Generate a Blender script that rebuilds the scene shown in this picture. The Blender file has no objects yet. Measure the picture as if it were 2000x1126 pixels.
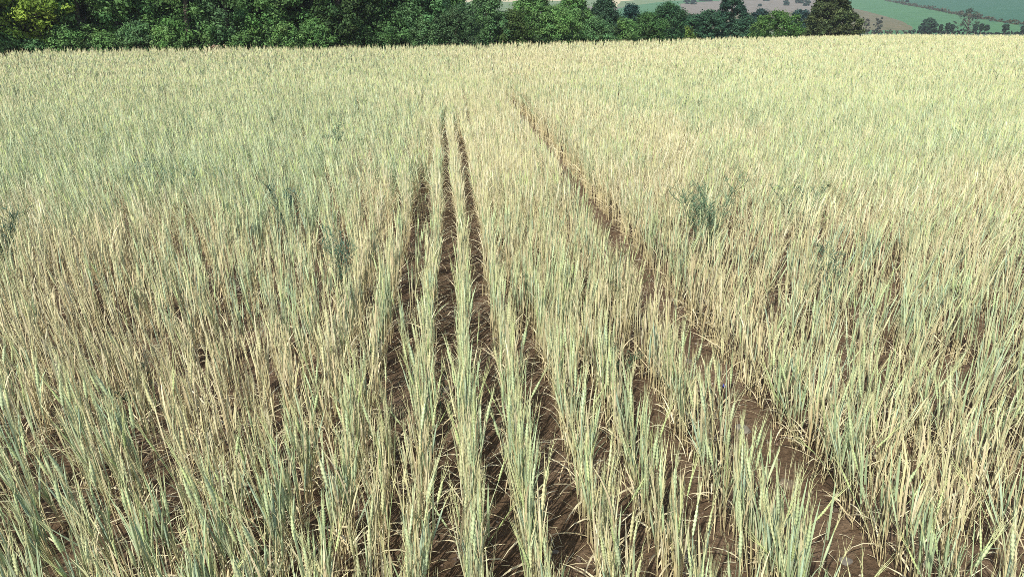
import bpy, math, random
import numpy as np
from mathutils import Matrix, Vector
R = math.radians
rng = np.random.default_rng(7)
random.seed(7)
scene = bpy.context.scene
COL = scene.collection

# ------------------------------------------------------------------ camera, sky, sun, exposure
CAM_H, PITCH, YAW, FPX = 1.6, R(19.1), R(4.36), 1511.0
cam_d = bpy.data.cameras.new('camera'); cam = bpy.data.objects.new('camera', cam_d); COL.objects.link(cam)
cam_d.sensor_width = 36; cam_d.lens = 36*FPX/2000; cam_d.clip_start = .05; cam_d.clip_end = 4000
cam.location = (0, 0, CAM_H); cam.rotation_euler = (R(90)-PITCH, 0, -YAW)
scene.camera = cam
SUN_AZ, SUN_EL = math.atan2(-.52, -.85), R(46)          # azimuth measured from +Y towards +X
world = bpy.data.worlds.new('World'); scene.world = world; world.use_nodes = True
wn = world.node_tree; bg = wn.nodes['Background']
sky = wn.nodes.new('ShaderNodeTexSky'); sky.sky_type = 'NISHITA'; sky.sun_disc = False
sky.sun_elevation = SUN_EL; sky.sun_rotation = SUN_AZ; sky.air_density = 1; sky.dust_density = 1.5
wn.links.new(sky.outputs[0], bg.inputs[0]); bg.inputs[1].default_value = .135
sl = bpy.data.lights.new('sun', 'SUN'); sl.energy = 4.2; sl.angle = R(.5); sl.color = (1, .955, .87)
so = bpy.data.objects.new('sun', sl); COL.objects.link(so)
sdir = Vector((math.sin(SUN_AZ)*math.cos(SUN_EL), math.cos(SUN_AZ)*math.cos(SUN_EL), math.sin(SUN_EL)))
so.rotation_euler = sdir.to_track_quat('Z', 'Y').to_euler(); so.location = sdir*60
vs = scene.view_settings; scene.display_settings.display_device = 'sRGB'
vs.view_transform = 'Standard'; vs.look = 'None'; vs.gamma = 1; vs.use_curve_mapping = False; vs.exposure = .62
scene.cycles.use_denoising = False; scene.cycles.filter_width = .8

# ------------------------------------------------------------------ projection (used to measure the place from the photograph)
sy, cy, sp, cp = math.sin(YAW), math.cos(YAW), math.sin(PITCH), math.cos(PITCH)
FW = np.array([sy*cp, cy*cp, -sp]); RT = np.array([cy, -sy, 0]); UP = np.cross(RT, FW)
CAMP = np.array([0, 0, CAM_H])
def ray(px, py):
    return FW*FPX + RT*(px-1000) - UP*(py-563)
def at(px, py, z=0.):
    d = ray(px, py); t = (z-CAM_H)/d[2]; p = CAMP+d*t
    return float(p[0]), float(p[1])
def along(px, dist):
    """ground point seen in pixel column px near the horizon, at a horizontal distance"""
    d = ray(px, 36.); n = math.hypot(d[0], d[1]); return float(d[0]/n*dist), float(d[1]/n*dist)
def proj(P):
    q = P-CAMP; zc = q@FW
    zc_ = np.where(zc < .05, .05, zc)
    return 1000+FPX*(q@RT)/zc_, 563-FPX*(q@UP)/zc_, zc
def hgt_at(py, dist):                                      # height seen at pixel row py at a distance
    d = ray(1000, py); return CAM_H+d[2]/math.hypot(d[0], d[1])*dist

# ------------------------------------------------------------------ helpers
_tab = {}
def noise2(x, y, f, seed, octs=3):
    """smooth value noise, about -1..1"""
    if seed not in _tab: _tab[seed] = np.random.default_rng(seed).uniform(-1, 1, (256, 256))
    T = _tab[seed]; x = np.asarray(x, float)*f+seed*7.31; y = np.asarray(y, float)*f+seed*3.17; o = 0.; a = 1.
    for k in range(octs):
        c, s_ = math.cos(.6*k+.4), math.sin(.6*k+.4); X_, Y_ = (x*c-y*s_)*2**k*1.6, (x*s_+y*c)*2**k*1.6
        xi = np.floor(X_); yi = np.floor(Y_); u = X_-xi; v = Y_-yi; u = u*u*(3-2*u); v = v*v*(3-2*v)
        i0 = xi.astype(np.int64) % 256; j0 = yi.astype(np.int64) % 256; i1 = (i0+1) % 256; j1 = (j0+1) % 256
        o = o+a*((T[i0, j0]*(1-u)+T[i1, j0]*u)*(1-v)+(T[i0, j1]*(1-u)+T[i1, j1]*u)*v); a *= .5
    return o*1.25
def sm(a, b, x): t = np.clip((x-a)/(b-a), 0, 1); return t*t*(3-2*t)

class MB:
    """collects vertices, quads / triangles and vertex colours; build() links them as ONE mesh object"""
    def __init__(s): s.v = []; s.f = []; s.t = []; s.c = []; s.n = 0
    def add(s, V, F, C, T=None):
        V = np.asarray(V, float).reshape(-1, 3); C = np.asarray(C, float); C = np.broadcast_to(C.reshape(-1, 3) if C.ndim > 2 else C, V.shape)
        s.v.append(V); s.c.append(C)
        if F is not None and len(F): s.f.append(np.asarray(F, np.int64)+s.n)
        if T is not None and len(T): s.t.append(np.asarray(T, np.int64)+s.n)
        s.n += len(V)
    def mesh(s, name, mat, smooth=False):
        V = np.concatenate(s.v).astype(np.float32); C = np.concatenate(s.c).astype(np.float32)
        F = np.concatenate(s.f) if s.f else np.zeros((0, 4), np.int64)
        T = np.concatenate(s.t) if s.t else np.zeros((0, 3), np.int64)
        me = bpy.data.meshes.new(name)
        me.vertices.add(len(V)); me.vertices.foreach_set('co', V.ravel())
        me.loops.add(F.size+T.size); me.loops.foreach_set('vertex_index', np.concatenate([F.ravel(), T.ravel()]).astype(np.int32))
        me.polygons.add(len(F)+len(T))
        me.polygons.foreach_set('loop_start', np.concatenate([np.arange(len(F))*4, F.size+np.arange(len(T))*3]).astype(np.int32))
        a = me.attributes.new('Col', 'FLOAT_COLOR', 'POINT')
        a.data.foreach_set('color', np.c_[C, np.ones(len(C), np.float32)].astype(np.float32).ravel())
        if smooth: me.polygons.foreach_set('use_smooth', np.ones(len(F)+len(T), bool))
        me.materials.append(mat); me.update(calc_edges=True); me.validate()
        return me
    def build(s, name, mat, parent=None, smooth=False):
        o = bpy.data.objects.new(name, s.mesh(name, mat, smooth)); COL.objects.link(o)
        if parent: o.parent = parent
        return o

def tag(o, label=None, cat=None, group=None, kind=None):
    if label: o['label'] = label
    if cat: o['category'] = cat
    if group: o['group'] = group
    if kind: o['kind'] = kind
    return o
def empty(name, loc, label=None, cat=None, group=None):
    o = bpy.data.objects.new(name, None); COL.objects.link(o); o.location = loc; o.empty_display_size = .1
    return tag(o, label, cat, group)

def unit(v): return v/np.maximum(np.linalg.norm(v, axis=-1, keepdims=True), 1e-9)
def tube(mb, P, r, C, sides=3, flat=1., az=None):
    """P (N,S,3) centre lines, r (N,S) radii, C (N,S,3) colours; flat squeezes one axis"""
    N, S, _ = P.shape
    T = unit(np.gradient(P, axis=1))
    if az is None: az = rng.uniform(0, 6.283, N)
    ref = np.stack([np.cos(az), np.sin(az), np.zeros(N)], -1)[:, None, :]
    A = unit(ref-T*np.sum(ref*T, -1, keepdims=True)); B = np.cross(T, A)
    ang = np.arange(sides)*6.28318/sides
    V = P[:, :, None, :]+r[:, :, None, None]*(A[:, :, None, :]*np.cos(ang)[None, None, :, None]+flat*B[:, :, None, :]*np.sin(ang)[None, None, :, None])
    idx = np.arange(N*S*sides).reshape(N, S, sides)
    a = idx[:, :-1]; b = idx[:, 1:]
    F = np.stack([a, np.roll(a, -1, 2), np.roll(b, -1, 2), b], -1).reshape(-1, 4)
    mb.add(V, F, np.repeat(C[:, :, None, :], sides, 2).reshape(-1, 3))
def ribbon(mb, P, w, C, az=None):
    """flat blades: P (N,S,3), half widths w (N,S)"""
    N, S, _ = P.shape
    T = unit(np.gradient(P, axis=1))
    if az is None: az = rng.uniform(0, 6.283, N)
    ref = np.stack([np.cos(az), np.sin(az), np.zeros(N)], -1)[:, None, :]
    A = unit(ref-T*np.sum(ref*T, -1, keepdims=True))
    V = np.stack([P-A*w[:, :, None], P+A*w[:, :, None]], 2)
    idx = np.arange(N*S*2).reshape(N, S, 2)
    F = np.stack([idx[:, :-1, 0], idx[:, :-1, 1], idx[:, 1:, 1], idx[:, 1:, 0]], -1).reshape(-1, 4)
    mb.add(V, F, np.repeat(C[:, :, None, :], 2, 2).reshape(-1, 3))

# ------------------------------------------------------------------ materials
def new_mat(name):
    m = bpy.data.materials.new(name); m.use_nodes = True; nt = m.node_tree; nt.nodes.clear()
    return m, nt, nt.nodes.new, nt.links.new
def plant_mat(name, transl=.25, rough=.55, spec=.25, rnd=.0, noise=.0):
    m, nt, N, L = new_mat(name)
    out = N('ShaderNodeOutputMaterial'); at_ = N('ShaderNodeAttribute'); at_.attribute_name = 'Col'
    col = at_.outputs['Color']
    if rnd:
        oi = N('ShaderNodeObjectInfo'); mr = N('ShaderNodeMapRange'); mr.inputs[3].default_value = 1-rnd; mr.inputs[4].default_value = 1+rnd
        L(oi.outputs['Random'], mr.inputs[0]); hs = N('ShaderNodeHueSaturation'); L(mr.outputs[0], hs.inputs['Value']); L(col, hs.inputs['Color']); col = hs.outputs[0]
    if noise:
        g = N('ShaderNodeNewGeometry'); nz = N('ShaderNodeTexNoise'); nz.inputs['Scale'].default_value = 60; L(g.outputs['Position'], nz.inputs['Vector'])
        mr = N('ShaderNodeMapRange'); mr.inputs[1].default_value = .3; mr.inputs[2].default_value = .7; mr.inputs[3].default_value = 1-noise; mr.inputs[4].default_value = 1+noise
        L(nz.outputs[0], mr.inputs[0]); hs = N('ShaderNodeHueSaturation'); L(mr.outputs[0], hs.inputs['Value']); L(col, hs.inputs['Color']); col = hs.outputs[0]
    p = N('ShaderNodeBsdfPrincipled'); L(col, p.inputs['Base Color']); p.inputs['Roughness'].default_value = rough; p.inputs['Specular IOR Level'].default_value = spec
    t = N('ShaderNodeBsdfTranslucent'); L(col, t.inputs['Color'])
    mx = N('ShaderNodeMixShader'); mx.inputs[0].default_value = transl; L(p.outputs[0], mx.inputs[1]); L(t.outputs[0], mx.inputs[2]); L(mx.outputs[0], out.inputs[0])
    return m
M_straw = plant_mat('barley_straw', .15, .5, .35, rnd=.10, noise=.10)
M_field = plant_mat('barley_field', .15, .5, .35)
M_leaf = plant_mat('tree_leaves', .42, .6, .12)
M_weed = plant_mat('weed_green', .1, .6, .2)
def bark_mat():
    m, nt, N, L = new_mat('bark'); out = N('ShaderNodeOutputMaterial'); p = N('ShaderNodeBsdfPrincipled')
    tc = N('ShaderNodeTexCoord'); nz = N('ShaderNodeTexNoise'); nz.inputs['Scale'].default_value = 9; nz.inputs['Detail'].default_value = 6
    L(tc.outputs['Object'], nz.inputs['Vector']); cr = N('ShaderNodeValToRGB')
    cr.color_ramp.elements[0].color = (.035, .028, .02, 1); cr.color_ramp.elements[1].color = (.14, .11, .08, 1)
    L(nz.outputs[0], cr.inputs[0]); L(cr.outputs[0], p.inputs['Base Color']); p.inputs['Roughness'].default_value = .9
    L(p.outputs[0], out.inputs[0]); return m
M_bark = bark_mat()
def soil_mat(name, c0, c1, c2, scale=1., bump=.6, grain=True):
    m, nt, N, L = new_mat(name); out = N('ShaderNodeOutputMaterial'); p = N('ShaderNodeBsdfPrincipled'); g = N('ShaderNodeNewGeometry')
    n1 = N('ShaderNodeTexNoise'); n1.inputs['Scale'].default_value = 2.2*scale; n1.inputs['Detail'].default_value = 5
    n2 = N('ShaderNodeTexNoise'); n2.inputs['Scale'].default_value = 38*scale; n2.inputs['Detail'].default_value = 8; n2.inputs['Roughness'].default_value = .65
    L(g.outputs['Position'], n1.inputs['Vector']); L(g.outputs['Position'], n2.inputs['Vector'])
    ad = N('ShaderNodeMath'); ad.operation = 'ADD'; L(n1.outputs[0], ad.inputs[0]); L(n2.outputs[0], ad.inputs[1])
    hv = N('ShaderNodeMath'); hv.operation = 'MULTIPLY'; hv.inputs[1].default_value = .5; L(ad.outputs[0], hv.inputs[0])
    cr = N('ShaderNodeValToRGB'); cr.color_ramp.elements[0].position = .36; cr.color_ramp.elements[1].position = .66
    cr.color_ramp.elements[0].color = (*c0, 1); cr.color_ramp.elements[1].color = (*c2, 1)
    e = cr.color_ramp.elements.new(.5); e.color = (*c1, 1)
    L(hv.outputs[0], cr.inputs[0]); L(cr.outputs[0], p.inputs['Base Color']); p.inputs['Roughness'].default_value = .95; p.inputs['Specular IOR Level'].default_value = .15
    if bump:
        b = N('ShaderNodeBump'); b.inputs['Strength'].default_value = bump; b.inputs['Distance'].default_value = .03/scale
        L(n2.outputs[0], b.inputs['Height']); L(b.outputs[0], p.inputs['Normal'])
    L(p.outputs[0], out.inputs[0]); return m
M_soil = soil_mat('brown_soil', (.06, .039, .023), (.12, .08, .047), (.20, .142, .092), 1., 1.)
M_verge = soil_mat('verge_ground', (.05, .085, .03), (.08, .12, .045), (.13, .15, .06), .6)
def hillmat(name, a, b, c, s): return soil_mat(name, a, b, c, s, 0)
M_valley = hillmat('valley_grass', (0.056, 0.088, 0.036), (0.080, 0.112, 0.048), (0.112, 0.136, 0.064), .06)
M_green = hillmat('green_crop', (0.048, 0.124, 0.052), (0.058, 0.144, 0.060), (0.072, 0.164, 0.070), .05)
M_teal = hillmat('dark_green_crop', (0.024, 0.088, 0.048), (0.032, 0.100, 0.056), (0.042, 0.116, 0.064), .05)
M_brown = hillmat('rough_pasture', (0.080, 0.088, 0.040), (0.120, 0.112, 0.060), (0.160, 0.128, 0.080), .12)
M_grey = hillmat('stony_slope', (0.120, 0.112, 0.083), (0.165, 0.143, 0.112), (0.210, 0.188, 0.150), .12)
M_tan = hillmat('ripe_strip', (0.357, 0.306, 0.178), (0.425, 0.365, 0.221), (0.476, 0.416, 0.264), .06)
M_pale = hillmat('pale_pasture', (.10, .15, .065), (.13, .18, .085), (.17, .20, .11), .06)
M_road = soil_mat('pale_road', (.42, .41, .38), (.48, .47, .44), (.55, .54, .5), .5, 0)
def stone_mat():
    m, nt, N, L = new_mat('field_stone'); out = N('ShaderNodeOutputMaterial'); p = N('ShaderNodeBsdfPrincipled')
    tc = N('ShaderNodeTexCoord'); nz = N('ShaderNodeTexNoise'); nz.inputs['Scale'].default_value = 25; nz.inputs['Detail'].default_value = 8
    L(tc.outputs['Object'], nz.inputs['Vector']); at_ = N('ShaderNodeAttribute'); at_.attribute_name = 'Col'
    mr = N('ShaderNodeMapRange'); mr.inputs[1].default_value = .3; mr.inputs[2].default_value = .7; mr.inputs[3].default_value = .6; mr.inputs[4].default_value = 1.25; L(nz.outputs[0], mr.inputs[0])
    hs = N('ShaderNodeHueSaturation'); L(mr.outputs[0], hs.inputs['Value']); L(at_.outputs['Color'], hs.inputs['Color']); L(hs.outputs[0], p.inputs['Base Color'])
    b = N('ShaderNodeBump'); b.inputs['Strength'].default_value = .5; b.inputs['Distance'].default_value = .006; L(nz.outputs[0], b.inputs['Height']); L(b.outputs[0], p.inputs['Normal'])
    p.inputs['Roughness'].default_value = .9; L(p.outputs[0], out.inputs[0]); return m
M_stone = stone_mat()

# ------------------------------------------------------------------ rows of the field
def k2x(k): return (k-.025)*CAM_H/cp
rows = [-.058, .042, .146, .268, .385, .540, .800, .895]
k = -.292; left = [-.196, -.292]
while k > -9: k -= .096; left.append(k)
rows = left[::-1]+rows; k = .895
while k < 9: k += .098; rows.append(k)
ROWX = np.array([k2x(k) for k in rows]); WIDE = len(left)+5      # the bare wide furrow lies right of row WIDE
def drift(y): return .012*np.sin(y*.35)*sm(3, 9, y)+.010*noise2(y, y*0+3.3, .8, 61, 2)
def gh(x, y):
    """height of the soil"""
    x = np.asarray(x, float); y = np.asarray(y, float)
    i = np.clip(np.searchsorted(ROWX, x-drift(y)), 1, len(ROWX)-1)
    lo, hi = ROWX[i-1], ROWX[i]; u = (x-drift(y)-lo)/(hi-lo)
    ridge = .5+.5*np.cos(u*6.283)
    near = sm(25, 8, np.hypot(x, y))
    return near*(.018*ridge+.010*noise2(x, y, 2.3, 3, 2))-.012

EDGE_PX = [(-900, 128), (-400, 113), (0, 99), (450, 94), (900, 88), (1200, 80), (1470, 73.5), (1600, 70.5), (2000, 66.5), (2300, 66), (2900, 66)]
EDGE = np.array([at(px, py, .42) for px, py in EDGE_PX])
edge_az = np.arctan2(EDGE[:, 0], EDGE[:, 1]); edge_d = np.hypot(EDGE[:, 0], EDGE[:, 1])
def field_depth(x, y): return np.interp(np.arctan2(x, y), edge_az, edge_d)

# ------------------------------------------------------------------ ground sheet
def spaced(lo, hi, c0, c1, fine, grow=1.12):
    a = list(np.arange(c0, c1, fine)); s = fine
    v = a[-1]
    while v < hi: s *= grow; v += s; a.append(min(v, hi))
    s = fine; v = a[0]; b = []
    while v > lo: s *= grow; v -= s; b.append(max(v, lo))
    return np.array(b[::-1]+a)
gx = spaced(-130, 130, -3.2, 4.2, .03, 1.06); gy = spaced(-40, 84, .8, 6.5, .035, 1.05)
X, Y = np.meshgrid(gx, gy); Z = gh(X, Y)
nx, ny = len(gx), len(gy); idx = np.arange(nx*ny).reshape(ny, nx)
mb = MB(); mb.add(np.stack([X, Y, Z], -1), np.stack([idx[:-1, :-1], idx[:-1, 1:], idx[1:, 1:], idx[1:, :-1]], -1).reshape(-1, 4), (.1, .07, .05))
ground = mb.build('ground', M_soil, smooth=True); tag(ground, kind='structure')
ground.data.materials.append(M_verge)
cx = (X[:-1, :-1]+X[1:, 1:])/2; cyy = (Y[:-1, :-1]+Y[1:, 1:])/2
out_ = (cyy > 3) & (np.hypot(cx, cyy) > field_depth(cx, cyy)+.3)
ground.data.polygons.foreach_set('material_index', out_.astype(np.int32).ravel()); ground.data.update()

# ------------------------------------------------------------------ valley and hillside beyond the field
def terr(d):
    return np.where(d < 75, -.09, np.where(d < 235, -.09-(d-75)*.0122, -2.04+(d-235)*.05*sm(235, 300, d)+0*d))
ud = np.concatenate([np.arange(55, 75, 5), np.arange(75, 240, 5), np.arange(240, 600, 2.2), np.arange(600, 1600, 25)])
ua = np.concatenate([np.arange(-70, -8, .8), np.arange(-8, 33, .055), np.arange(33, 80, .8)])
A, D = np.meshgrid(np.radians(ua), ud)
HX, HY = np.sin(A)*D, np.cos(A)*D
def hz(x, y):
    d = np.hypot(x, y); return terr(d)+sm(240, 420, d)*1.3*noise2(x, y, .004, 11, 2)
HZ = hz(HX, HY)
idx = np.arange(A.size).reshape(A.shape)
mb = MB(); mb.add(np.stack([HX, HY, HZ], -1), np.stack([idx[:-1, :-1], idx[:-1, 1:], idx[1:, 1:], idx[1:, :-1]], -1).reshape(-1, 4), (.1, .12, .06))
hills = mb.build('hills', M_valley, smooth=True); tag(hills, kind='structure')
mats = [M_valley, M_green, M_teal, M_brown, M_grey, M_tan, M_pale, M_road]
for m in mats[1:]: hills.data.materials.append(m)
C4 = (np.stack([HX, HY, HZ], -1)[:-1, :-1]+np.stack([HX, HY, HZ], -1)[1:, 1:])/2
fpx, fpy, _ = proj(C4.reshape(-1, 3)); fd = np.hypot(C4[..., 0], C4[..., 1]).ravel()
wob = noise2(C4[..., 0], C4[..., 1], .02, 5, 2).ravel()
fpy_ = fpy+.9*wob; fpx_ = fpx+3*wob
def inpoly(poly):
    ins = np.zeros(len(fpx_), bool); n = len(poly)
    for i in range(n):
        x0, y0 = poly[i]; x1, y1 = poly[(i+1) % n]
        c = ((y0 > fpy_) != (y1 > fpy_)) & (fpx_ < (x1-x0)*(fpy_-y0)/((y1-y0) if y1 != y0 else 1e-9)+x0); ins ^= c
    return ins
mi = np.zeros(len(fpx), np.int32)
TOP = -140
far = fd > 240
mi[far] = 6
for m_, poly in [
    (6, [(-900, TOP), (1240, TOP), (1240, 60), (-900, 60)]),
    (5, [(700, -4), (1120, -6), (1120, 2), (700, 6)]),
    (4, [(1000, 12), (1215, 14), (1215, 24), (1000, 24)]),
    (5, [(1205, 14), (1215, 4), (1300, -2), (1420, -14), (1430, -22), (1190, -4)]),
    (1, [(1200, 26), (1208, 16), (1290, 5), (1330, 1), (1480, -20), (1480, 4), (1345, 14), (1330, 30), (1200, 40)]),
    (1, [(1330, -4), (1440, -24), (1700, -40), (1700, TOP), (1330, TOP)]),
    (4, [(1330, 9), (1375, 4), (1475, -5), (1600, -14), (1680, -16), (1690, 60), (1330, 60)]),
    (3, [(1330, 28), (1480, 24), (1600, 22), (1600, 62), (1330, 62)]),
    (1, [(1640, -14), (1700, -6), (1765, 9), (1850, 25), (1930, 40), (2010, 52), (2300, 60), (2300, 66), (1640, 66)]),
    (2, [(1640, -14), (1700, -6), (1765, 9), (1850, 25), (1930, 40), (2010, 52), (2300, 62), (2600, 62), (2600, TOP), (1640, TOP)]),
    (3, [(1640, 12), (1680, 19), (1725, 31), (1760, 41), (1783, 53), (1783, 60), (1640, 60)]),
]:
    s = inpoly(poly) & far; mi[s] = m_
mi[(fd > 226) & (fd < 233)] = 7
hills.data.polygons.foreach_set('material_index', mi); hills.data.update()
def on_terrain(px, dist):
    x, y = along(px, dist); return x, y, float(hz(np.array([x]), np.array([y]))[0])
def hill_point(px, py):
    """where the sight line through a photo pixel meets the hillside"""
    d = ray(px, py); d = d/math.hypot(d[0], d[1]); t = np.arange(90, 1400, 1.); P = CAMP+t[:, None]*d
    below = P[:, 2] <= hz(P[:, 0], P[:, 1]); i = int(np.argmax(below)); return P[i]

# ------------------------------------------------------------------ barley
STRAW = np.array([.61, .565, .32]); TAN = np.array([.54, .445, .255]); GREY = np.array([.42, .49, .29]); GREEN = np.array([.31, .42, .18])
TEAL = np.array([.34, .44, .31]); YELL = np.array([.57, .55, .29]); LIME = np.array([.46, .55, .23]); PALE = np.array([.68, .64, .44])
def mixc(a, b, t): return a+(b-a)*np.asarray(t)[..., None]
BLOBS = [(450, 230, 260, 110, .55), (620, 420, 130, 130, .45), (150, 300, 260, 130, .35), (1300, 190, 130, 40, .3), (1800, 210, 260, 80, .35), (1380, 400, 80, 90, .35),
         (1150, 110, 300, 45, -.38), (400, 106, 70, 12, -.5), (1800, 105, 350, 40, -.1), (1700, 170, 500, 130, .32), (930, 330, 120, 170, -.2), (1340, 560, 150, 100, -.5), (100, 620, 220, 100, -.45),
         (700, 500, 60, 180, -.5), (1060, 180, 130, 70, -.35), (1300, 330, 50, 100, -.5), (1450, 760, 90, 120, -.6), (1780, 830, 260, 220, -.3), (1150, 640, 120, 160, -.2), (350, 760, 250, 120, -.3),
         (800, 130, 250, 50, .15), (1000, 960, 400, 120, -.05), (250, 1050, 300, 100, .25), (1500, 1000, 200, 120, .25)]
def greenness(x, y):
    P = np.stack([x, y, np.full_like(x, .25)], -1); px, py, zc = proj(P)
    g = .56+.16*sm(6, 13, y)+.15*noise2(x, y, .35, 21, 2)+.22*noise2(x, y, 1.6, 22, 2)
    for bx, by, rx, ry, a in BLOBS: g = g+.82*a*np.exp(-((px-bx)/rx)**2-((py-by)/ry)**2)
    return np.clip(g, 0, 1)
def lean_of(x, y):
    """mean lean of the stalks (dx, dy per unit height)"""
    lx = -.06*sm(-.1, -1.2, x-.1*y)+.05*sm(.8, 2.5, x)+.05*noise2(x, y, .5, 31, 2); ly = .05*noise2(x, y, .5, 32, 2)
    return lx, ly

def path(base, h, lx, ly, S, bend=0.):
    t = np.linspace(0, 1, S)[None, :]; tt = t**1.25
    b = np.asarray(bend)*np.ones(len(h))
    x = base[:, :1]+lx[:, None]*h[:, None]*tt*(1+b[:, None]*t); y = base[:, 1:2]+ly[:, None]*h[:, None]*tt*(1+b[:, None]*t)
    z = base[:, 2:3]+h[:, None]*t*(1-.5*(lx**2+ly**2)[:, None]*t)
    return np.stack([x, y, z], -1)
def blade(p0, L, phi, th0, th1, S):
    """arching leaf: angle from the vertical runs th0 -> th1"""
    t = np.linspace(0, 1, S)[None, :]; th = th0[:, None]+(th1-th0)[:, None]*t**1.3
    ds = L[:, None]/(S-1); dz = np.cos(th)*ds; dr = np.sin(th)*ds
    z = np.concatenate([np.zeros((len(L), 1)), np.cumsum(dz[:, 1:], 1)], 1); r = np.concatenate([np.zeros((len(L), 1)), np.cumsum(dr[:, 1:], 1)], 1)
    P = np.stack([p0[:, :1]+np.cos(phi)[:, None]*r, p0[:, 1:2]+np.sin(phi)[:, None]*r, p0[:, 2:3]+z], -1)
    return P
def stem_colors(g, S, u):
    """g greenness per stem: tan foot, straw middle, grey-green or straw top (the plant's own colours)"""
    t = np.linspace(0, 1, S)[None, :, None]
    top = mixc(STRAW, mixc(mixc(GREY, TEAL, sm(.7, 1., u)), GREEN, sm(.3, 0., u)), sm(.25, .75, g))[:, None, :]
    mid = mixc(mixc(TAN, STRAW, .7+0*g), GREY, .35*sm(.4, 1., g))[:, None, :]; foot = mixc(TAN, STRAW, .3*u)[:, None, :]
    c = np.where(t < .45, foot+(mid-foot)*(t/.45), mid+(top-mid)*np.clip((t-.45)/.35, 0, 1))
    return c

def stems_near(mb, base, h, lx, ly, g, u, r=.0016):
    P = path(base, h, lx, ly, 6, .25); C = stem_colors(g, 6, u)
    rr = r*np.array([1.1, 1.05, 1., .95, .85, .6])[None]*np.ones((len(h), 1))
    tube(mb, P, rr, C, 3); return P
def boots(mb, P, g, u, size):
    """swollen sheath wrapping the top of a stalk"""
    a = P[:, -3]; d = P[:, -1]-P[:, -2]; d = unit(d); L = .10+.07*u
    S = 5; t = np.linspace(0, 1, S)[None, :, None]; Q = a[:, None]+d[:, None]*L[:, None, None]*t
    w = size[:, None]*np.array([.35, .85, 1., .6, .08])[None]
    c0 = mixc(mixc(PALE, STRAW, u), mixc(GREY, TEAL, sm(.4, 1, u))*1.18, sm(.3, .7, g))
    C = c0[:, None]*np.array([.95, 1., 1.05, 1.05, 1.0])[None, :, None]
    tube(mb, Q, w, C, 4, .55); return Q
def awns(mb, a, d, g, n, L, spread, w, C0, wid=1.):
    """bristles from points a (N,3) in direction d"""
    N = len(a); A_ = np.repeat(a, n, 0); D_ = np.repeat(d, n, 0)
    A_ = A_+D_*rng.uniform(-.02, .045, (N*n, 1)); D_ = unit(D_+rng.normal(0, spread, (N*n, 3)))
    LL = (L*rng.uniform(.6, 1.2, N*n))[:, None]
    P = np.stack([A_, A_+D_*LL*.5+rng.normal(0, .002, (N*n, 3)), A_+D_*LL+rng.normal(0, .006, (N*n, 3))], 1)
    W = w*np.array([1., .8, .15])[None]*np.ones((N*n, 1)); C = np.repeat(np.repeat(C0, n, 0)[:, None], 3, 1)
    ribbon(mb, P, W, C)
def ears_near(mb, a, d, g, u, full=True):
    """two-rowed ear: stacked grains stepping left and right, with long bristles"""
    N = len(a); S = 15; t = np.linspace(0, 1, S); L = .062+.03*u
    Q = a[:, None]+d[:, None]*L[:, None, None]*t[None, :, None]
    prof = np.sin(np.clip(t*.93+.07, 0, 1)*3.1416)**.55*(.72+.38*(np.arange(S) % 2)); prof[0] = .3; prof[-1] = .12
    w = (.0048+.0022*u)[:, None]*prof[None]
    c0 = mixc(mixc(STRAW*1.05, YELL, .5+0*u), mixc(LIME, GREY*1.25, u), sm(.25, .8, g))
    C = c0[:, None]*(.80+.34*(np.arange(S) % 2))[None, :, None]
    tube(mb, Q, w, C, 4, .6)
    awns(mb, a+d*L[:, None]*.55, d, g, 11 if full else 6, .10, .06, .0007, mixc(c0, YELL, .5+0*u))
def leaves_near(mb, base, h, lx, ly, g, per=2):
    n = len(h)*per; i = np.repeat(np.arange(len(h)), per); f = rng.uniform(.05, .85, n)
    p0 = base[i]+np.stack([lx[i]*h[i]*f**1.25, ly[i]*h[i]*f**1.25, h[i]*f], -1)
    low = f < .3; L = np.where(low, rng.uniform(.07, .19, n), rng.uniform(.09, .2, n)); phi = rng.uniform(0, 6.283, n)
    th0 = np.where(low, rng.uniform(.3, 1.1, n), rng.uniform(.0, .16, n)); th1 = np.where(low, rng.uniform(1., 2.3, n), np.where(rng.random(n) < .18, rng.uniform(.3, 1.1, n), rng.uniform(.02, .3, n)))
    P = blade(p0, L, phi, th0, th1, 5); u = rng.random(n); gg = np.where(low, g[i]*.2, g[i])
    c = mixc(mixc(TAN, PALE, u*.75), mixc(GREY, mixc(TEAL, GREEN, u), .6+0*u), sm(.4, .9, gg+.4*(u-.5)))
    c = np.where((u > .93)[:, None] & (~low)[:, None], YELL, c)
    w = np.where(low, .0024, .0024)*rng.uniform(.6, 1.5, n)
    ribbon(mb, P, w[:, None]*np.array([.7, 1., .95, .7, .06])[None], np.repeat(c[:, None], 5, 1)*np.array([.92, .97, 1, 1.04, 1.08])[None, :, None], az=phi+1.57+rng.normal(0, .5, n))

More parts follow.
